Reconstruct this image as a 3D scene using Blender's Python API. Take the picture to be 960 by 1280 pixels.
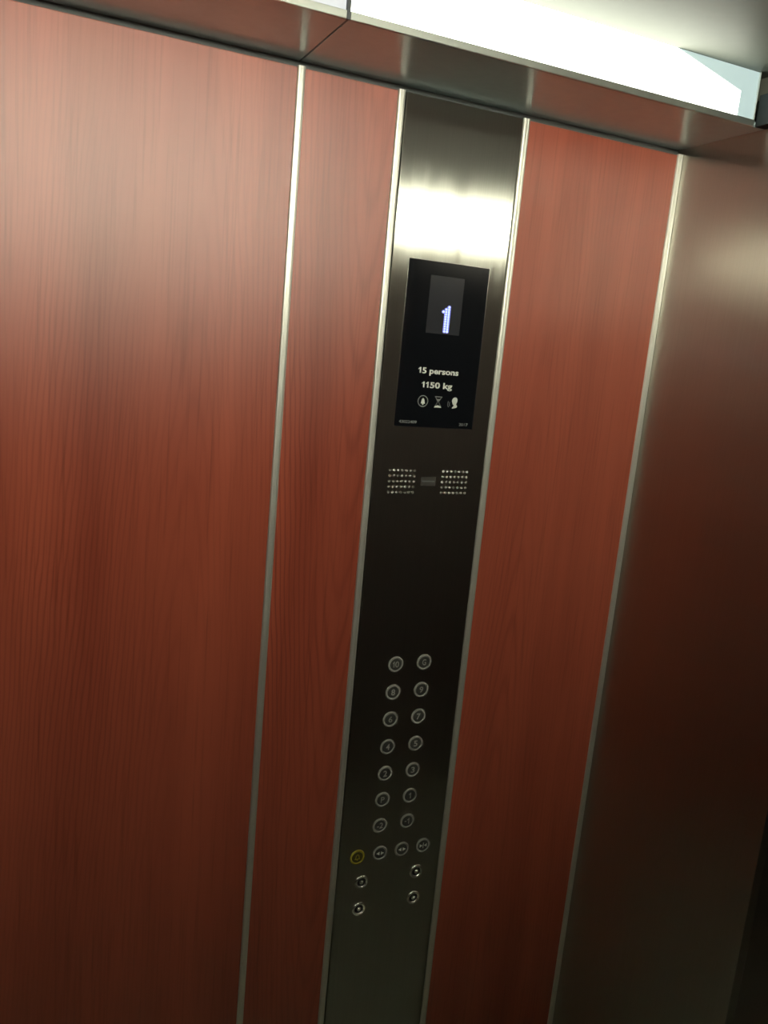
import bpy, bmesh, math, random
from mathutils import Matrix, Vector

for o in list(bpy.data.objects):
    bpy.data.objects.remove(o, do_unlink=True)
S = bpy.context.scene
COL = S.collection
random.seed(4)

# ------------------------------------------------------------------ camera
# (solved from the vertical strips, the display and the button rows)
F_PX = 1036.15
cam_d = bpy.data.cameras.new('camera')
cam = bpy.data.objects.new('camera', cam_d)
COL.objects.link(cam)
right = Vector((0.9116034, -0.4011341, 0.0898370))
up = Vector((-0.0016109, 0.2150560, 0.9766004))
fwd = Vector((0.4110677, 0.8904170, -0.1953996))
cam.matrix_world = Matrix(((right.x, up.x, -fwd.x, 0.0),
                           (right.y, up.y, -fwd.y, -1.2),
                           (right.z, up.z, -fwd.z, 1.70),
                           (0, 0, 0, 1)))
cam_d.sensor_fit = 'VERTICAL'
cam_d.sensor_height = 24.0
cam_d.lens = 24.0 * F_PX / 1280.0
cam_d.clip_start = 0.01
S.camera = cam

# ------------------------------------------------------------------ world and exposure
LAMP_FAR = 60.0      # brightness of the unseen lenses behind the camera, raised to shape the wall light
LAMP_NEAR = 6.0     # brightness of the lit lens in view
world = bpy.data.worlds.new('world')
S.world = world
world.use_nodes = True
world.node_tree.nodes['Background'].inputs[0].default_value = (0.02, 0.02, 0.02, 1)
world.node_tree.nodes['Background'].inputs[1].default_value = 0.05
S.view_settings.view_transform = 'Standard'
S.view_settings.look = 'None'
S.view_settings.gamma = 1.0
S.view_settings.use_curve_mapping = False
S.view_settings.exposure = 0.0

# ------------------------------------------------------------------ dimensions (metres)
X0 = 1.0574          # stainless return wall
XL = -0.80           # far end of the cabin
W = 1.62             # cabin width (towards -y)
ZP = 2.0665          # top of the wall panels
ZS = 2.0777          # underside of the soffit
ZM = 2.123           # break between the two lenses
ZC = 2.1555          # upper ceiling
YS = -0.172          # soffit edge
XJ = 0.3675          # joint of the light modules

# ------------------------------------------------------------------ materials
def new_mat(name):
    m = bpy.data.materials.new(name)
    m.use_nodes = True
    nt = m.node_tree
    return m, nt, nt.nodes['Principled BSDF']

def plain(name, col, rough=0.5, metal=0.0, spec=0.5, coat=0.0, grain=0.06):
    m, nt, b = new_mat(name)
    b.inputs['Metallic'].default_value = metal
    b.inputs['Specular IOR Level'].default_value = spec
    b.inputs['Coat Weight'].default_value = coat
    tc = nt.nodes.new('ShaderNodeTexCoord')
    n = nt.nodes.new('ShaderNodeTexNoise')
    n.inputs['Scale'].default_value = 60
    n.inputs['Detail'].default_value = 3
    nt.links.new(tc.outputs['Object'], n.inputs['Vector'])
    mx = nt.nodes.new('ShaderNodeMix')
    mx.data_type = 'RGBA'
    mx.inputs['A'].default_value = tuple(c * (1 - grain) for c in col) + (1,)
    mx.inputs['B'].default_value = tuple(min(1, c * (1 + grain)) for c in col) + (1,)
    nt.links.new(n.outputs['Fac'], mx.inputs['Factor'])
    nt.links.new(mx.outputs['Result'], b.inputs['Base Color'])
    b.inputs['Roughness'].default_value = rough
    return m

def brushed(name, col, rough, aniso, streak=0.05):
    """stainless sheet with a vertical hairline finish"""
    m, nt, b = new_mat(name)
    nt.nodes.remove(b)
    b = nt.nodes.new('ShaderNodeBsdfAnisotropic')
    b.distribution = 'BECKMANN'
    b.inputs['Anisotropy'].default_value = -aniso
    hz = nt.nodes.new('ShaderNodeBsdfAnisotropic')
    hz.distribution = 'GGX'
    hz.inputs['Roughness'].default_value = 0.62
    hz.inputs['Color'].default_value = (col[0] * 1.05, col[1] * 0.95, col[2] * 0.97, 1)
    ms = nt.nodes.new('ShaderNodeMixShader')
    ms.inputs[0].default_value = 0.07
    nt.links.new(b.outputs[0], ms.inputs[1]); nt.links.new(hz.outputs[0], ms.inputs[2])
    nt.links.new(ms.outputs[0], nt.nodes['Material Output'].inputs['Surface'])
    tg = nt.nodes.new('ShaderNodeTangent')
    tg.direction_type = 'RADIAL'
    tg.axis = 'Z'
    nt.links.new(tg.outputs[0], b.inputs['Tangent'])
    tc = nt.nodes.new('ShaderNodeTexCoord')
    mp = nt.nodes.new('ShaderNodeMapping')
    mp.inputs['Scale'].default_value = (420, 420, 2.5)
    n = nt.nodes.new('ShaderNodeTexNoise')
    n.inputs['Scale'].default_value = 1
    n.inputs['Detail'].default_value = 4
    nt.links.new(tc.outputs['Object'], mp.inputs['Vector'])
    nt.links.new(mp.outputs[0], n.inputs['Vector'])
    mp2 = nt.nodes.new('ShaderNodeMapping')
    mp2.inputs['Scale'].default_value = (45, 45, 1.2)
    n2 = nt.nodes.new('ShaderNodeTexNoise')
    n2.inputs['Scale'].default_value = 1
    nt.links.new(tc.outputs['Object'], mp2.inputs['Vector'])
    nt.links.new(mp2.outputs[0], n2.inputs['Vector'])
    av = nt.nodes.new('ShaderNodeMath'); av.operation = 'ADD'
    nt.links.new(n.outputs['Fac'], av.inputs[0]); nt.links.new(n2.outputs['Fac'], av.inputs[1])
    mr = nt.nodes.new('ShaderNodeMapRange')
    mr.inputs['From Min'].default_value = 0.7; mr.inputs['From Max'].default_value = 1.3
    mr.inputs['To Min'].default_value = rough - streak; mr.inputs['To Max'].default_value = rough + streak
    nt.links.new(av.outputs[0], mr.inputs['Value'])
    nt.links.new(mr.outputs[0], b.inputs['Roughness'])
    mx = nt.nodes.new('ShaderNodeMix'); mx.data_type = 'RGBA'
    mx.inputs['A'].default_value = tuple(c * 0.92 for c in col) + (1,)
    mx.inputs['B'].default_value = tuple(min(1, c * 1.08) for c in col) + (1,)
    nt.links.new(n.outputs['Fac'], mx.inputs['Factor'])
    nt.links.new(mx.outputs['Result'], b.inputs['Color'])
    return m

def wood(name, xc, bend, lines=1.0, seed=0.0, zc=1.4, zr=0.5):
    """red cherry laminate, upright grain with one run of cathedral figure about x = xc"""
    m, nt, b = new_mat(name)
    N, L = nt.nodes, nt.links
    tc = N.new('ShaderNodeTexCoord')
    geo = N.new('ShaderNodeNewGeometry')
    sp = N.new('ShaderNodeSeparateXYZ')
    L.new(geo.outputs['Position'], sp.inputs[0])
    def math_(op, a, bb=None):
        n = N.new('ShaderNodeMath'); n.operation = op
        for i, v in enumerate((a, bb)):
            if v is None: continue
            if isinstance(v, (int, float)): n.inputs[i].default_value = v
            else: L.new(v, n.inputs[i])
        return n.outputs[0]
    def noise(scale, sc, detail=4, rough=0.55):
        mp = N.new('ShaderNodeMapping')
        mp.inputs['Scale'].default_value = sc
        mp.inputs['Location'].default_value = (seed, seed * 1.7, seed * 0.6)
        n = N.new('ShaderNodeTexNoise')
        n.inputs['Scale'].default_value = scale
        n.inputs['Detail'].default_value = detail
        n.inputs['Roughness'].default_value = rough
        L.new(geo.outputs['Position'], mp.inputs['Vector']); L.new(mp.outputs[0], n.inputs['Vector'])
        return n.outputs['Fac']
    warp = noise(1.0, (9, 9, 1.6), 3)
    xs = math_('ADD', sp.outputs['X'], math_('MULTIPLY', math_('SUBTRACT', warp, 0.5), 0.03))
    wig = noise(1.0, (30, 30, 7.0), 2)
    xs = math_('ADD', xs, math_('MULTIPLY', math_('SUBTRACT', wig, 0.5), 0.007))
    dx = math_('SUBTRACT', xs, xc)
    # nested parabolas on the axis turning into parallel upright lines away from it
    ax = math_('ABSOLUTE', dx)
    pb = math_('DIVIDE', math_('MULTIPLY', math_('MULTIPLY', dx, dx), 300.0), math_('ADD', math_('MULTIPLY', ax, 1.0 / 0.06), 1.0))
    v = math_('ADD', pb, math_('MULTIPLY', sp.outputs['Z'], bend))
    ring = math_('SINE', math_('MULTIPLY', v, 52.0))
    ring = math_('POWER', math_('MULTIPLY', math_('ADD', ring, 1.0), 0.5), 3.5)
    fade = noise(1.0, (5, 5, 1.1), 2)
    fade = math_('MULTIPLY', math_('SUBTRACT', fade, 0.36 - 0.14 * max(0.0, lines - 0.7) / 0.4), 3.2)
    ring = math_('MULTIPLY', ring, math_('MINIMUM', math_('MAXIMUM', fade, 0.0), 1.0))
    q = math_('DIVIDE', math_('SUBTRACT', sp.outputs['Z'], zc), zr)
    win = math_('DIVIDE', 1.0, math_('ADD', 1.0, math_('POWER', math_('MULTIPLY', q, q), 2.0)))
    ring = math_('MULTIPLY', ring, math_('ADD', math_('MULTIPLY', win, 0.72), 0.28))
    broad = noise(1.0, (13, 13, 0.7), 4)
    fine = noise(1.0, (260, 260, 5.0), 3)
    r1 = N.new('ShaderNodeValToRGB')
    r1.color_ramp.elements[0].position = 0.30
    r1.color_ramp.elements[0].color = (0.285, 0.058, 0.033, 1)
    r1.color_ramp.elements[1].position = 0.72
    r1.color_ramp.elements[1].color = (0.410, 0.090, 0.050, 1)
    L.new(broad, r1.inputs['Fac'])
    mx = N.new('ShaderNodeMix'); mx.data_type = 'RGBA'
    mx.inputs['B'].default_value = (0.13, 0.018, 0.012, 1)
    L.new(r1.outputs['Color'], mx.inputs['A'])
    L.new(math_('MULTIPLY', ring, 0.85 * lines), mx.inputs['Factor'])
    mf = N.new('ShaderNodeMix'); mf.data_type = 'RGBA'
    mf.inputs['B'].default_value = (0.15, 0.026, 0.015, 1)
    L.new(mx.outputs['Result'], mf.inputs['A'])
    ff = math_('MULTIPLY', math_('MAXIMUM', math_('SUBTRACT', fine, 0.52), 0.0), 2.0)
    L.new(ff, mf.inputs['Factor'])
    # matt laminate under a satin lacquer
    N.remove(b)
    df = N.new('ShaderNodeBsdfDiffuse')
    gl = N.new('ShaderNodeBsdfAnisotropic'); gl.distribution = 'BECKMANN'
    gl.inputs['Roughness'].default_value = 0.39
    gl.inputs['Color'].default_value = (0.97, 1.0, 0.97, 1)
    fr = N.new('ShaderNodeFresnel'); fr.inputs['IOR'].default_value = 1.66
    ms = N.new('ShaderNodeMixShader')
    L.new(mf.outputs['Result'], df.inputs['Color'])
    L.new(fr.outputs[0], ms.inputs[0]); L.new(df.outputs[0], ms.inputs[1]); L.new(gl.outputs[0], ms.inputs[2])
    L.new(ms.outputs[0], N['Material Output'].inputs['Surface'])
    return m

def lamp_mat(name, col, strength):
    m, nt, b = new_mat(name)
    b.inputs['Base Color'].default_value = (0.42, 0.44, 0.44, 1)
    b.inputs['Roughness'].default_value = 0.35
    b.inputs['Emission Color'].default_value = (*col, 1)
    b.inputs['Emission Strength'].default_value = strength
    return m

M = dict(
    wood_wide=wood('cherry_laminate_wide', 0.235, 1.0, 0.52, 3.1, 1.42, 0.45),
    wood_narrow=wood('cherry_laminate_narrow', 0.488, -1.0, 1.0, 0.4, 1.36, 0.26),
    wood_right=wood('cherry_laminate_right', 0.83, 1.0, 0.5, 7.7, 1.5, 0.5),
    plate=brushed('brushed_stainless_plate', (0.40, 0.40, 0.35), 0.355, 0.83, 0.07),
    wall_steel=brushed('brushed_stainless_wall', (0.50, 0.485, 0.44), 0.33, 0.70, 0.03),
    door_steel=brushed('brushed_stainless_door', (0.42, 0.39, 0.37), 0.35, 0.70, 0.03),
    soffit=plain('polished_stainless', (0.62, 0.74, 0.74), 0.22, 0.35),
    alu=plain('satin_aluminium', (0.72, 0.71, 0.63), 0.38, 0.75, grain=0.03),
    lip=plain('aluminium_lip', (0.70, 0.72, 0.66), 0.30, 1.0, grain=0.03),
    fascia=plain('dark_fascia', (0.02, 0.027, 0.028), 0.6, 0.0, 0.2),
    joint=plain('dark_joint', (0.05, 0.055, 0.06), 0.5),
    dark=plain('dark_reveal', (0.16, 0.17, 0.165), 0.6),
    black=plain('black_hole', (0.006, 0.006, 0.006), 0.7),
    ceil=plain('grey_ceiling_paint', (0.17, 0.175, 0.145), 0.5),
    far=plain('dark_laminate', (0.105, 0.078, 0.072), 0.4),
    floor=plain('grey_vinyl', (0.55, 0.63, 0.54), 0.45, grain=0.15),
    glass=plain('black_glass', (0.006, 0.007, 0.009), 0.06, 0.0, 0.5, grain=0.01),
    window=plain('smoked_matrix_window', (0.030, 0.031, 0.036), 0.15, 0.0, 0.5),
    print_white=plain('white_print', (0.62, 0.64, 0.58), 0.6),
    print_grey=plain('grey_print', (0.20, 0.21, 0.20), 0.6),
    ring=plain('frosted_button_ring', (0.31, 0.305, 0.28), 0.55),
    numeral=plain('grey_numeral', (0.31, 0.305, 0.28), 0.55),
    cap=plain('button_cap', (0.055, 0.055, 0.05), 0.40, 0.3),
    yellow=plain('yellow_button_ring', (0.42, 0.36, 0.04), 0.5),
    yellow_cap=plain('yellow_button_cap', (0.07, 0.058, 0.012), 0.45),
    switch=plain('polished_switch_steel', (0.85, 0.84, 0.78), 0.27, 1.0, grain=0.02),
    chrome=plain('chrome', (0.80, 0.80, 0.76), 0.16, 1.0, grain=0.02),
    led_halo=lamp_mat('blue_led_halo', (0.06, 0.08, 1.0), 0.75),
    worn=plain('worn_plate', (0.06, 0.054, 0.048), 0.5, 0.3),
    housing=plain('grey_housing', (0.35, 0.36, 0.36), 0.5),
    lens_end=lamp_mat('opal_lens_end', (0.58, 0.95, 1.0), 0.36),
    lens_lit=lamp_mat('opal_lens_lit', (0.97, 1.0, 0.85), LAMP_NEAR),
    lens_far=lamp_mat('opal_lens_far', (1.0, 0.99, 0.82), LAMP_FAR),
    lens_dim=lamp_mat('opal_lens_dim', (0.84, 0.86, 1.0), 0.42),
    led=lamp_mat('blue_white_led', (0.62, 0.75, 1.0), 2.2),
)

# ------------------------------------------------------------------ mesh helpers
def link(name, bm, mat, parent=None, smooth=False):
    me = bpy.data.meshes.new(name)
    bmesh.ops.recalc_face_normals(bm, faces=bm.faces)
    bm.to_mesh(me); bm.free()
    if smooth:
        for p in me.polygons: p.use_smooth = True
    me.materials.append(mat)
    o = bpy.data.objects.new(name, me)
    COL.objects.link(o)
    if parent is not None:
        o.parent = parent
    return o

def add_box(bm, x0, x1, y0, y1, z0, z1, bevel=0.0, seg=2):
    b2 = bmesh.new()
    bmesh.ops.create_cube(b2, size=1)
    for v in b2.verts:
        v.co = Vector(((x0 + x1) / 2 + v.co.x * (x1 - x0), (y0 + y1) / 2 + v.co.y * (y1 - y0), (z0 + z1) / 2 + v.co.z * (z1 - z0)))
    if bevel:
        bmesh.ops.bevel(b2, geom=b2.edges[:], offset=bevel, segments=seg, affect='EDGES', profile=0.5)
    me = bpy.data.meshes.new('t'); b2.to_mesh(me); b2.free()
    bm.from_mesh(me); bpy.data.meshes.remove(me)

def box(name, mat, x0, x1, y0, y1, z0, z1, bevel=0.0, parent=None, seg=2):
    bm = bmesh.new()
    add_box(bm, x0, x1, y0, y1, z0, z1, bevel, seg)
    return link(name, bm, mat, parent)

def add_lathe(bm, prof, seg, x, y, z):
    """profile of (radius, out) turned about an axis pointing out of the wall (-y)"""
    rows = []
    for r, h in prof:
        if r < 1e-7:
            rows.append([bm.verts.new((x, y - h, z))])
        else:
            rows.append([bm.verts.new((x + r * math.cos(2 * math.pi * i / seg), y - h, z + r * math.sin(2 * math.pi * i / seg))) for i in range(seg)])
    for a, b in zip(rows, rows[1:]):
        for i in range(seg):
            j = (i + 1) % seg
            if len(a) == 1 and len(b) == 1: continue
            if len(a) == 1: bm.faces.new((a[0], b[i], b[j]))
            elif len(b) == 1: bm.faces.new((a[i], b[0], a[j]))
            else: bm.faces.new((a[i], b[i], b[j], a[j]))

def lathe(name, mat, prof, x, y, z, parent=None, seg=32, smooth=True):
    bm = bmesh.new()
    add_lathe(bm, prof, seg, x, y, z)
    return link(name, bm, mat, parent, smooth)

def add_poly(bm, pts, y0, y1):
    """outline in (x, z), given thickness from y0 (front) to y1"""
    a = [bm.verts.new((x, y0, z)) for x, z in pts]
    b = [bm.verts.new((x, y1, z)) for x, z in pts]
    bm.faces.new(a); bm.faces.new(b[::-1])
    n = len(pts)
    for i in range(n):
        bm.faces.new((a[i], a[(i + 1) % n], b[(i + 1) % n], b[i]))

def add_ring(bm, cx, cz, r0, r1, y0, y1, a0=0.0, a1=2 * math.pi, seg=24):
    for i in range(seg):
        t0 = a0 + (a1 - a0) * i / seg; t1 = a0 + (a1 - a0) * (i + 1) / seg
        add_poly(bm, [(cx + r0 * math.cos(t0), cz + r0 * math.sin(t0)), (cx + r1 * math.cos(t0), cz + r1 * math.sin(t0)),
                      (cx + r1 * math.cos(t1), cz + r1 * math.sin(t1)), (cx + r0 * math.cos(t1), cz + r0 * math.sin(t1))], y0, y1)

def add_ellipse(bm, cx, cz, rx, rz, y0, y1, seg=16, rot=0.0):
    c, s = math.cos(rot), math.sin(rot)
    pts = []
    for i in range(seg):
        a = 2 * math.pi * i / seg
        u, v = rx * math.cos(a), rz * math.sin(a)
        pts.append((cx + u * c - v * s, cz + u * s + v * c))
    add_poly(bm, pts, y0, y1)

def text(name, body, mat, x0, x1, z0, z1, y, parent=None, bold=0.0, ones=()):
    """lettering as a mesh fitted into the rectangle x0..x1, z0..z1, standing on the plane y"""
    cu = bpy.data.curves.new(name, 'FONT')
    cu.body = body; cu.size = 1.0; cu.offset = bold; cu.extrude = 0.01;
    cu.resolution_u = 3
    t = bpy.data.objects.new(name + '_tmp', cu)
    COL.objects.link(t)
    dg = bpy.context.evaluated_depsgraph_get()
    me = bpy.data.meshes.new_from_object(t.evaluated_get(dg))
    bpy.data.objects.remove(t, do_unlink=True)
    xs = [v.co.x for v in me.vertices]; ys = [v.co.y for v in me.vertices]
    ax, bx, ay, by = min(xs), max(xs), min(ys), max(ys)
    for v in me.vertices:
        u, w, d = v.co
        v.co = Vector((x0 + (u - ax) / (bx - ax) * (x1 - x0), y - 0.00015 - d * 0.015, z0 + (w - ay) / (by - ay) * (z1 - z0)))
    base = z0 - ay / (by - ay) * (z1 - z0)
    if ones:                 # figure 1 with a flag, which the built-in face draws as a plain stroke
        bm = bmesh.new(); bm.from_mesh(me)
        for a, b, st in ones:
            h = z1 - base
            add_poly(bm, [(b, base), (b, z1), (b - st * 0.85, z1), (b - st * 1.3, z1 - h * 0.12), (a, z1 - h * 0.24), (a, z1 - h * 0.42),
                          (b - st, z1 - h * 0.26), (b - st, base)], y - 0.0003, y)
        bm.to_mesh(me); bm.free()
    me.name = name
    me.materials.clear(); me.materials.append(mat)
    o = bpy.data.objects.new(name, me)
    COL.objects.link(o)
    if parent is not None: o.parent = parent
    return o

def empty(name, loc):
    o = bpy.data.objects.new(name, None)
    o.location = loc
    o.empty_display_size = 0.05
    COL.objects.link(o)
    bpy.context.view_layer.update()
    return o

def adopt(parent, *objs):
    """parent keeping the world position"""
    bpy.context.view_layer.update()
    for o in objs:
        o.parent = parent
        o.matrix_parent_inverse = parent.matrix_world.inverted()

def structure(o, label, cat):
    o['kind'] = 'structure'; o['label'] = label; o['category'] = cat
    return o

# ------------------------------------------------------------------ the cabin shell
structure(box('floor', M['floor'], XL - 0.05, X0 + 0.22, -W - 0.05, 0.05, -0.03, 0.0), 'grey vinyl floor of the elevator cabin', 'floor')

# wall with the operating panel: dark carcass, laminate panels as its pieces
wall_back = structure(box('wall_back', M['dark'], XL - 0.05, X0 + 0.02, 0.012, 0.05, 0.0, ZC),
                      'dark carcass of the panelled wall, seen in the gap under the soffit', 'wall')
for mat, a, b in (('wood_wide', XL, 0.3625), ('wood_narrow', 0.371, 0.5165), ('wood_right', 0.7415, 1.0475)):
    p = box('wood_panel', M[mat], a, b, 0.0, 0.012, 0.10, ZP, 0.0008)
    adopt(wall_back, p)
adopt(wall_back, box('kick_plate', M['alu'], XL, X0, 0.002, 0.012, 0.0, 0.095, 0.0008))

# aluminium cover strips between the panels
STRIPS = ((0.3610, 0.3725, 'pale aluminium cover strip between the wide and the narrow wood panel'),
          (0.5148, 0.5262, 'pale aluminium cover strip along the left edge of the steel control panel'),
          (0.7307, 0.7430, 'pale aluminium cover strip along the right edge of the steel control panel'),
          (1.0456, 1.0574, 'pale aluminium corner strip against the brushed steel return wall'))
for i, (a, b, lab) in enumerate(STRIPS):
    bm = bmesh.new()
    w = b - a
    prof = [(a, 0.0), (a, -0.0020), (a + w * 0.10, -0.0034), (a + w * 0.30, -0.0040), (a + w * 0.36, -0.0036),
            (a + w * 0.64, -0.0036), (a + w * 0.70, -0.0040), (a + w * 0.90, -0.0034), (b, -0.0020), (b, 0.0)]
    lo = [bm.verts.new((x, y, 0.10)) for x, y in prof]
    hi = [bm.verts.new((x, y, ZP + 0.0015)) for x, y in prof]
    n = len(prof)
    for k in range(n):
        bm.faces.new((lo[k], lo[(k + 1) % n], hi[(k + 1) % n], hi[k]))
    bm.faces.new(lo[::-1]); bm.faces.new(hi)
    structure(link('trim_%d' % (i + 1), bm, M['alu']), lab, 'trim')

# stainless return wall, door opening, doors
YD0, YD1 = -0.404, -1.304
bm = bmesh.new()
add_box(bm, X0, X0 + 0.018, YD0, 0.012, 0.0, ZM - 0.001, 0.001)
structure(link('wall_right', bm, M['wall_steel']), 'brushed stainless return wall beside the door, reflecting the red panels', 'wall')
bm = bmesh.new()
add_box(bm, X0, X0 + 0.018, -W, YD1, 0.0, ZM - 0.001, 0.001)
structure(link('wall_right_return', bm, M['wall_steel']), 'brushed stainless return on the far side of the door', 'wall')
bm = bmesh.new()
add_box(bm, X0, X0 + 0.018, YD1, YD0, 2.0, ZM - 0.001, 0.001)
structure(link('wall_right_header', bm, M['wall_steel']), 'brushed stainless header above the door', 'wall')
structure(box('wall_right_upper', M['ceil'], X0, X0 + 0.018, -W, 0.012, ZM, ZC), 'pale band above the stainless return wall', 'wall')
door = empty('door_1', (X0 + 0.13, (YD0 + YD1) / 2, 0.0))
structure(door, 'dark closed elevator door set back in its opening', 'door')
leaves = []
ym = (YD0 + YD1) / 2
for a, b in ((YD1 - 0.03, ym - 0.001), (ym + 0.001, YD0 + 0.03)):
    leaves.append(box('leaf', M['door_steel'], X0 + 0.12, X0 + 0.15, a, b, 0.005, 2.03, 0.002))
leaves.append(box('jamb', M['door_steel'], X0 + 0.018, X0 + 0.119, YD0, YD0 + 0.02, 0.0, 2.02, 0.001))
leaves.append(box('jamb', M['door_steel'], X0 + 0.018, X0 + 0.119, YD1 - 0.02, YD1, 0.0, 2.02, 0.001))
leaves.append(box('sill', M['alu'], X0, X0 + 0.16, YD1, YD0, 0.0, 0.004, 0.0005))
adopt(door, *leaves)

structure(box('wall_left', M['far'], XL - 0.02, XL, -W, 0.012, 0.0, ZC), 'dark laminate wall at the far end of the cabin', 'wall')
structure(box('wall_front', M['far'], XL - 0.02, X0 + 0.018, -W - 0.02, -W, 0.0, ZC), 'dark laminate wall behind the camera', 'wall')

# upper ceiling with the polished soffit panels round it
ceiling = structure(box('ceiling', M['ceil'], XL - 0.02, X0 + 0.02, -W - 0.02, 0.05, ZC, ZC + 0.02), 'pale upper ceiling plate of the cabin', 'ceiling')
sof = []
def soffit_panel(x0, x1, y0, y1):
    p = box('soffit_panel', M['soffit'], x0, x1, y0, y1, ZS, ZS + 0.008, 0.0006)
    sof.append(p); return p
soffit_panel(XL, XJ - 0.0012, YS, 0.012)
soffit_panel(XJ + 0.0012, X0, YS, 0.012)
soffit_panel(XL, XJ - 0.0012, -W, -W - YS)
soffit_panel(XJ + 0.0012, X0, -W, -W - YS)
sof.append(box('soffit_fascia', M['fascia'], 1.0362, X0, -W - YS + 0.001, YS - 0.001, ZS, ZM, 0.0008))
adopt(ceiling, *sof)

# ------------------------------------------------------------------ cove lights
def light_module(x0, x1, side, lit, label, lit_x=None, back=0.0):
    """a run of lamp: metal lip, lower and upper opal lens, housing behind; side +1 by the control wall, -1 opposite"""
    def Y(d):                    # d = distance behind the soffit edge
        return (YS + d) if side > 0 else (-W - YS - d)
    def yy(a, b):
        a, b = Y(a), Y(b)
        return (min(a, b), max(a, b))
    root = empty('cove_light', ((x0 + x1) / 2, Y(0.01), ZS + 0.008))
    root['label'] = label; root['category'] = 'light'; root['group'] = 'cove lights round the ceiling'
    parts = []
    parts.append(box('edge_lip', M['lip'], x0, x1, *yy(-0.0025, -0.0001), ZS, ZS + 0.0095, 0.0007))
    z0 = ZS + 0.0095
    if lit_x is None:
        mat = M['lens_far'] if lit else M['lens_dim']
        parts.append(box('lens', mat, x0, x1, *yy(back + 0.002, back + 0.006), z0, ZM, 0.0004))
        parts.append(box('upper_lens', mat, x0, x1, *yy(back + 0.003, back + 0.007), ZM + 0.0003, ZC - 0.0003, 0.0004))
    else:
        xa, xb = lit_x           # lit as far as xb below and, slanting, to xa at the ceiling
        y0, y1 = yy(0.002, 0.006)
        parts.append(box('lens', M['lens_lit'], x0, xb, y0, y1, z0, ZM, 0.0004))
        parts.append(box('lens_end', M['lens_end'], xb, x1, y0, y1, z0, ZM, 0.0))
        y0, y1 = yy(0.003, 0.007)
        bm = bmesh.new()
        add_poly(bm, [(x0, ZM + 0.0003), (xb, ZM + 0.0003), (xa, ZC - 0.0003), (x0, ZC - 0.0003)], y0, y1)
        parts.append(link('upper_lens', bm, M['lens_lit']))
        bm = bmesh.new()
        add_poly(bm, [(xb, ZM + 0.0003), (x1, ZM + 0.0003), (x1, ZC - 0.0003), (xa, ZC - 0.0003)], y0, y1)
        parts.append(link('upper_lens_end', bm, M['lens_end']))
        parts.append(box('end_cap', M['lip'], x1, x1 + 0.0015, *yy(0.0, 0.05), z0, ZC - 0.0003, 0.0003))
    parts.append(box('housing', M['housing'], x0, x1, *yy(back + 0.0075, back + 0.05), ZS + 0.0082, ZC - 0.0005, 0.001))
    adopt(root, *parts)
    return root
light_module(XJ + 0.0028, 1.0325, 1, True, 'glowing white cove light above the steel control panel', (0.87, 1.0))
adopt(bpy.data.objects['cove_light'], box('joint_gap_fill', M['joint'], XJ - 0.0020, XJ + 0.0026, YS - 0.0022, YS + 0.02, ZS + 0.0002, ZC - 0.0006, 0.0004))  # dark fill standing for the shade in the open gap between modules
light_module(XL + 0.005, XJ - 0.0022, 1, False, 'dimmer bluish cove light above the wide wood panel')
light_module(XJ + 0.0028, 1.0325, -1, True, 'unseen, brightened cove light behind the camera on the door side', None, 0.050)  # set back behind the lip to steepen the fall-off down the wall
light_module(XL + 0.005, XJ - 0.0022, -1, True, 'unseen, brightened cove light behind the camera at the far end', None, 0.050)

# ------------------------------------------------------------------ the car operating panel
cop = empty('elevator_control_panel', (0.6285, -0.002, 0.105))
cop['label'] = 'tall brushed steel elevator control panel with display, speaker and floor buttons'
cop['category'] = 'control panel'
YF = -0.0030         # front of the plate
P = []
P.append(box('faceplate', M['plate'], 0.5282, 0.7288, YF, 0.0118, 0.105, ZP, 0.0007))

# display: black glass with a smoked matrix window, print and pictograms
disp = box('display', M['glass'], 0.5560, 0.6983, YF - 0.0016, YF + 0.004, 1.5781, 1.8357, 0.0006)
disp['label'] = 'black glass display showing a lit blue figure 1'
P.append(disp)
YG = YF - 0.0016
D = []
D.append(box('matrix_window', M['window'], 0.5950, 0.6550, YG - 0.0002, YG + 0.0004, 1.7268, 1.8150))
YW = YG - 0.0002
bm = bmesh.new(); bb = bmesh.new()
for row in range(11):
    z = 1.7690 - row * 0.00375
    cols = {0: (2,), 1: (1, 2), 2: (0, 1, 2)}.get(row, (1, 2))
    for c in cols:
        add_ellipse(bm, 0.6218 + c * 0.0047 + 0.0012, z, 0.00140, 0.00125, YW - 0.0004, YW + 0.0002, 10)
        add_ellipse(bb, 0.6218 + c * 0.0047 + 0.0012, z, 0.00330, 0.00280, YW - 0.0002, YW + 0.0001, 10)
dg = link('lit_digit', bm, M['led']); dg['label'] = 'glowing dot-matrix figure 1'
D.append(dg)
D.append(link('led_halo_discs', bb, M['led_halo']))  # blue glow round the dots, painted as wider emissive discs
D.append(text('capacity_text', '5 persons', M['print_white'], 0.5958, 0.6615, 1.6606, 1.6730, YG, bold=0.03, ones=((0.5888, 0.5938, 0.0024),)))
D.append(text('load_text', '50 kg', M['print_white'], 0.6120, 0.6525, 1.6381, 1.6508, YG, bold=0.03, ones=((0.5972, 0.6022, 0.0024), (0.6044, 0.6094, 0.0024))))
D.append(text('serial_text', '43022409', M['print_grey'], 0.5630, 0.5945, 1.5832, 1.5880, YG, bold=0.02))
D.append(text('year_text', '2017', M['print_grey'], 0.6722, 0.6890, 1.5828, 1.5876, YG, bold=0.02))
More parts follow.
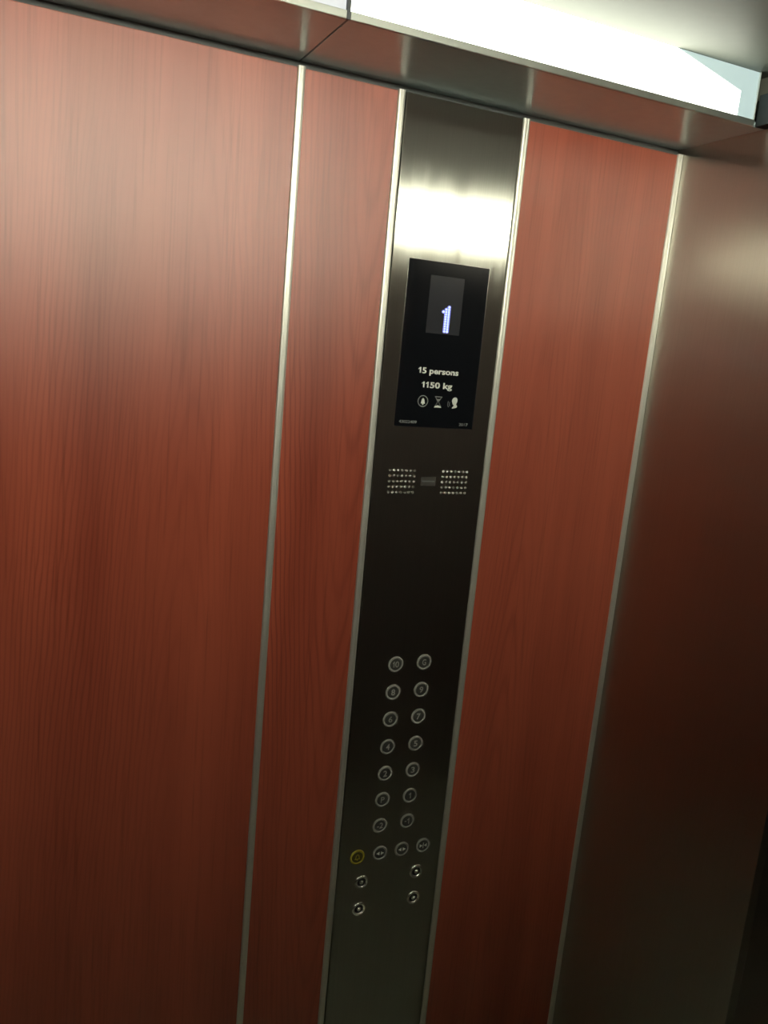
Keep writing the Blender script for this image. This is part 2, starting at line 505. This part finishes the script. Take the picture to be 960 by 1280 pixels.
# pictograms
bm = bmesh.new(); y0, y1 = YG - 0.0003, YG + 0.0001
add_ring(bm, 0.6022, 1.6197, 0.0080, 0.0094, y0, y1)
d1 = link('bell_pictogram_ring', bm, M['print_grey'])
bm = bmesh.new()
add_poly(bm, [(0.5984, 1.6158), (0.6064, 1.6158), (0.6056, 1.6178), (0.6048, 1.6212), (0.6036, 1.6236), (0.6022, 1.6246), (0.6008, 1.6236), (0.5997, 1.6212), (0.5992, 1.6178)], y0, y1)
add_ellipse(bm, 0.6024, 1.6148, 0.0016, 0.0012, y0, y1, 10)
d2 = link('bell_pictogram', bm, M['print_white'])
bm = bmesh.new()
for s in (1, -1):
    add_poly(bm, [(0.6298 + s * 0.0062, 1.6278), (0.6298 + s * 0.0050, 1.6278), (0.6298 + s * 0.0004, 1.6202), (0.6298 + s * 0.0010, 1.6196)], y0, y1)
    add_poly(bm, [(0.6298 + s * 0.0004, 1.6202), (0.6298 + s * 0.0010, 1.6204), (0.6298 + s * 0.0058, 1.6125), (0.6298 + s * 0.0048, 1.6125)], y0, y1)
add_box(bm, 0.6230, 0.6366, y0, y1, 1.6274, 1.6286)
add_poly(bm, [(0.6262, 1.6245), (0.6334, 1.6245), (0.6302, 1.6208), (0.6294, 1.6208)], y0, y1)
d3 = link('hourglass_pictogram', bm, M['print_grey'])
bm = bmesh.new()
add_poly(bm, [(0.6232, 1.6108), (0.6364, 1.6108), (0.6350, 1.6124), (0.6320, 1.6138), (0.6298, 1.6144), (0.6276, 1.6138), (0.6246, 1.6124)], y0, y1)
d4 = link('hourglass_sand', bm, M['print_white'])
bm = bmesh.new()
add_poly(bm, [(0.6560, 1.6195), (0.6548, 1.6222), (0.6552, 1.6252), (0.6572, 1.6278), (0.6602, 1.6290), (0.6630, 1.6282), (0.6648, 1.6256), (0.6648, 1.6222),
              (0.6634, 1.6192), (0.6630, 1.6172), (0.6648, 1.6156), (0.6652, 1.6136), (0.6636, 1.6122), (0.6600, 1.6112), (0.6560, 1.6104), (0.6560, 1.6122), (0.6584, 1.6142), (0.6588, 1.6162), (0.6570, 1.6170)], y0, y1)
d5 = link('speaking_head_pictogram', bm, M['print_white'])
bm = bmesh.new()
add_ring(bm, 0.6560, 1.6180, 0.0050, 0.0059, y0, y1, math.radians(150), math.radians(222), 8)
add_ring(bm, 0.6560, 1.6180, 0.0080, 0.0089, y0, y1, math.radians(152), math.radians(220), 8)
d6 = link('sound_waves_pictogram', bm, M['print_grey'])
D += [d1, d2, d3, d4, d5, d6]
adopt(disp, *D)
# bright cut edge of the plate round the glass
bm = bmesh.new()
for a in ((0.5549, 0.5560, 1.5770, 1.8368), (0.6983, 0.6994, 1.5770, 1.8368)):
    add_box(bm, a[0], a[1], YF - 0.0006, YF + 0.001, a[2], a[3])
for a in ((0.5560, 0.6983, 1.5770, 1.5781), (0.5560, 0.6983, 1.8357, 1.8368)):
    add_box(bm, a[0], a[1], YF - 0.0006, YF + 0.001, a[2], a[3])
P.append(link('display_bezel', bm, M['chrome']))

# speaker grilles: rows of small punched holes with bright rims
for gx0, gx1 in ((0.5568, 0.6006), (0.6536, 0.6983)):
    rim = bmesh.new(); hole = bmesh.new()
    for r in range(5):
        for c in range(7):
            x = gx0 + (gx1 - gx0) * c / 6.0
            z = 1.5064 - 0.0360 * r / 4.0
            prof = [(0.0016 + 0.0006 * math.cos(t), 0.0006 * math.sin(t)) for t in [k * math.pi / 4 for k in range(5)]]
            add_lathe(rim, prof, 12, x, YF, z)
            add_lathe(hole, [(0.0, 0.00012), (0.0011, 0.00012), (0.0011, -0.001)], 10, x, YF, z)
    g = link('speaker_grille', hole, M['black'])
    rm = link('hole_rims', rim, M['chrome'], smooth=True)
    rm['kind'] = 'stuff'
    adopt(g, rm)
    P.append(g)
lab = box('intercom_plate', M['worn'], 0.6140, 0.6410, YF - 0.0004, YF + 0.001, 1.4815, 1.4965, 0.0002)
lab['label'] = 'small worn plate with two engraved lines'
adopt(lab, box('engraved_line', M['dark'], 0.6155, 0.6395, YF - 0.0005, YF, 1.4882, 1.4903))
P.append(lab)

# push buttons
XA, XB = 0.6007, 0.6548
ROWS = [1.7 + 1.2 * z for z in (-0.4408, -0.4832, -0.5251, -0.5681, -0.6105, -0.6526, -0.6947)]
def button(x, z, ring, cap, r=0.0140):
    rg = lathe('push_button', ring, [(r, -0.001), (r, 0.0014), (r - 0.0006, 0.0022), (r - 0.0028, 0.0022), (r - 0.0034, 0.0014), (r - 0.0034, -0.001)], x, YF, z)
    cp = lathe('button_cap', cap, [(0.0, 0.0012), (r - 0.0050, 0.0012), (r - 0.0038, 0.0009), (r - 0.0036, -0.001)], x, YF, z)
    adopt(rg, cp)
    P.append(rg)
    return rg
YB = YF - 0.0012
for (la, lb), z in zip((('10', 'G'), ('8', '9'), ('6', '7'), ('4', '5'), ('2', '3'), ('P', '1'), ('-2', '-1')), ROWS):
    for s, x in ((la, XA), (lb, XB)):
        b = button(x, z, M['ring'], M['cap'])
        b['label'] = 'round floor button marked ' + s
        za, zb = z - 0.0055, z + 0.0055
        if s == '10':
            n = text('numeral', '0', M['numeral'], x - 0.0012, x + 0.0058, za, zb, YB, bold=0.012, ones=((x - 0.0058, x - 0.0028, 0.0014),))
        elif s == '-1':
            n = text('numeral', '-', M['numeral'], x - 0.0056, x - 0.0022, z - 0.0008, z + 0.0008, YB)
            bm = bmesh.new(); bm.from_mesh(n.data)
            add_poly(bm, [(x + 0.0034, za), (x + 0.0034, zb), (x + 0.0022, zb), (x - 0.0004, zb - 0.0026), (x - 0.0004, zb - 0.0044), (x + 0.0018, zb - 0.0028), (x + 0.0018, za)], YB - 0.0003, YB)
            bm.to_mesh(n.data); bm.free()
        elif s == '1':
            bm = bmesh.new()
            add_poly(bm, [(x + 0.0016, za), (x + 0.0016, zb), (x + 0.0004, zb), (x - 0.0024, zb - 0.0026), (x - 0.0024, zb - 0.0044), (x, zb - 0.0028), (x, za)], YB - 0.0003, YB)
            n = link('numeral', bm, M['numeral'])
        else:
            hw = 0.0058 if s == '-2' else 0.0036
            n = text('numeral', s, M['numeral'], x - hw, x + hw, za, zb, YB, bold=0.012)
        adopt(b, n)
ZR = 1.7 + 1.2 * -0.7413
XC = [1.2 * v for v in (0.4686, 0.5052, 0.5414, 0.5773)]
for i, x in enumerate(XC):
    y0, y1 = YB - 0.0003, YB + 0.0001
    bm = bmesh.new()
    if i == 0:
        b = button(x, ZR, M['yellow'], M['yellow_cap']); b['label'] = 'yellow alarm button with a bell'
        k = 0.0013
        # outlined bell
        add_poly(bm, [(x - 0.0052, ZR - 0.0040), (x + 0.0052, ZR - 0.0040), (x + 0.0052, ZR - 0.0028), (x - 0.0052, ZR - 0.0028)], y0, y1)
        for s in (1, -1):
            add_poly(bm, [(x + s * 0.0044, ZR - 0.0028), (x + s * 0.0030, ZR - 0.0028), (x + s * 0.0020, ZR + 0.0036), (x + s * 0.0030, ZR + 0.0036)], y0, y1)
            add_poly(bm, [(x + s * 0.0030, ZR + 0.0036), (x + s * 0.0020, ZR + 0.0036), (x, ZR + 0.0046), (x, ZR + 0.0058)], y0, y1)
        add_ellipse(bm, x, ZR - 0.0052, 0.0013, 0.0010, y0, y1, 10)
        adopt(b, link('bell_symbol', bm, M['yellow']))
    else:
        b = button(x, ZR, M['ring'], M['cap'])
        b['label'] = ('', 'round button with two outward arrows, next to the yellow button', 'round button with two outward arrows', 'round button with two inward arrows')[i]
        for s in (1, -1):
            if i < 3:
                add_poly(bm, [(x + s * 0.0014, ZR + 0.0034), (x + s * 0.0014, ZR - 0.0034), (x + s * 0.0074, ZR)], y0, y1)
            else:
                add_poly(bm, [(x + s * 0.0072, ZR + 0.0034), (x + s * 0.0072, ZR - 0.0034), (x + s * 0.0014, ZR)], y0, y1)
        if i == 3:
            add_box(bm, x - 0.0005, x + 0.0005, y0, y1, ZR - 0.0055, ZR + 0.0055)
        adopt(b, link('arrow_symbol', bm, M['print_white']))

# round polished switches under the buttons
for x in (1.2 * 0.4788, 1.2 * 0.5699):
    for z in (1.7 - 1.2 * 0.7845, 1.7 - 1.2 * 0.8299):
        tor = [(0.0108 + 0.0030 * math.cos(t), 0.0030 * math.sin(t)) for t in [k * math.pi / 10 for k in range(11)]]
        k = lathe('round_switch', M['switch'], tor, x, YF, z, seg=40)
        dome = [(0.0042 * math.cos(t), 0.0004 + 0.0042 * math.sin(t)) for t in [j * math.pi / 16 for j in range(8)]] + [(0.0, 0.0046)]
        c = lathe('switch_dome', M['switch'], dome, x, YF, z, seg=28)
        w = lathe('switch_recess', M['black'], [(0.0, 0.0003), (0.0080, 0.0003), (0.0080, -0.0005)], x, YF, z)
        adopt(k, c, w)
        P.append(k)
adopt(cop, *P)
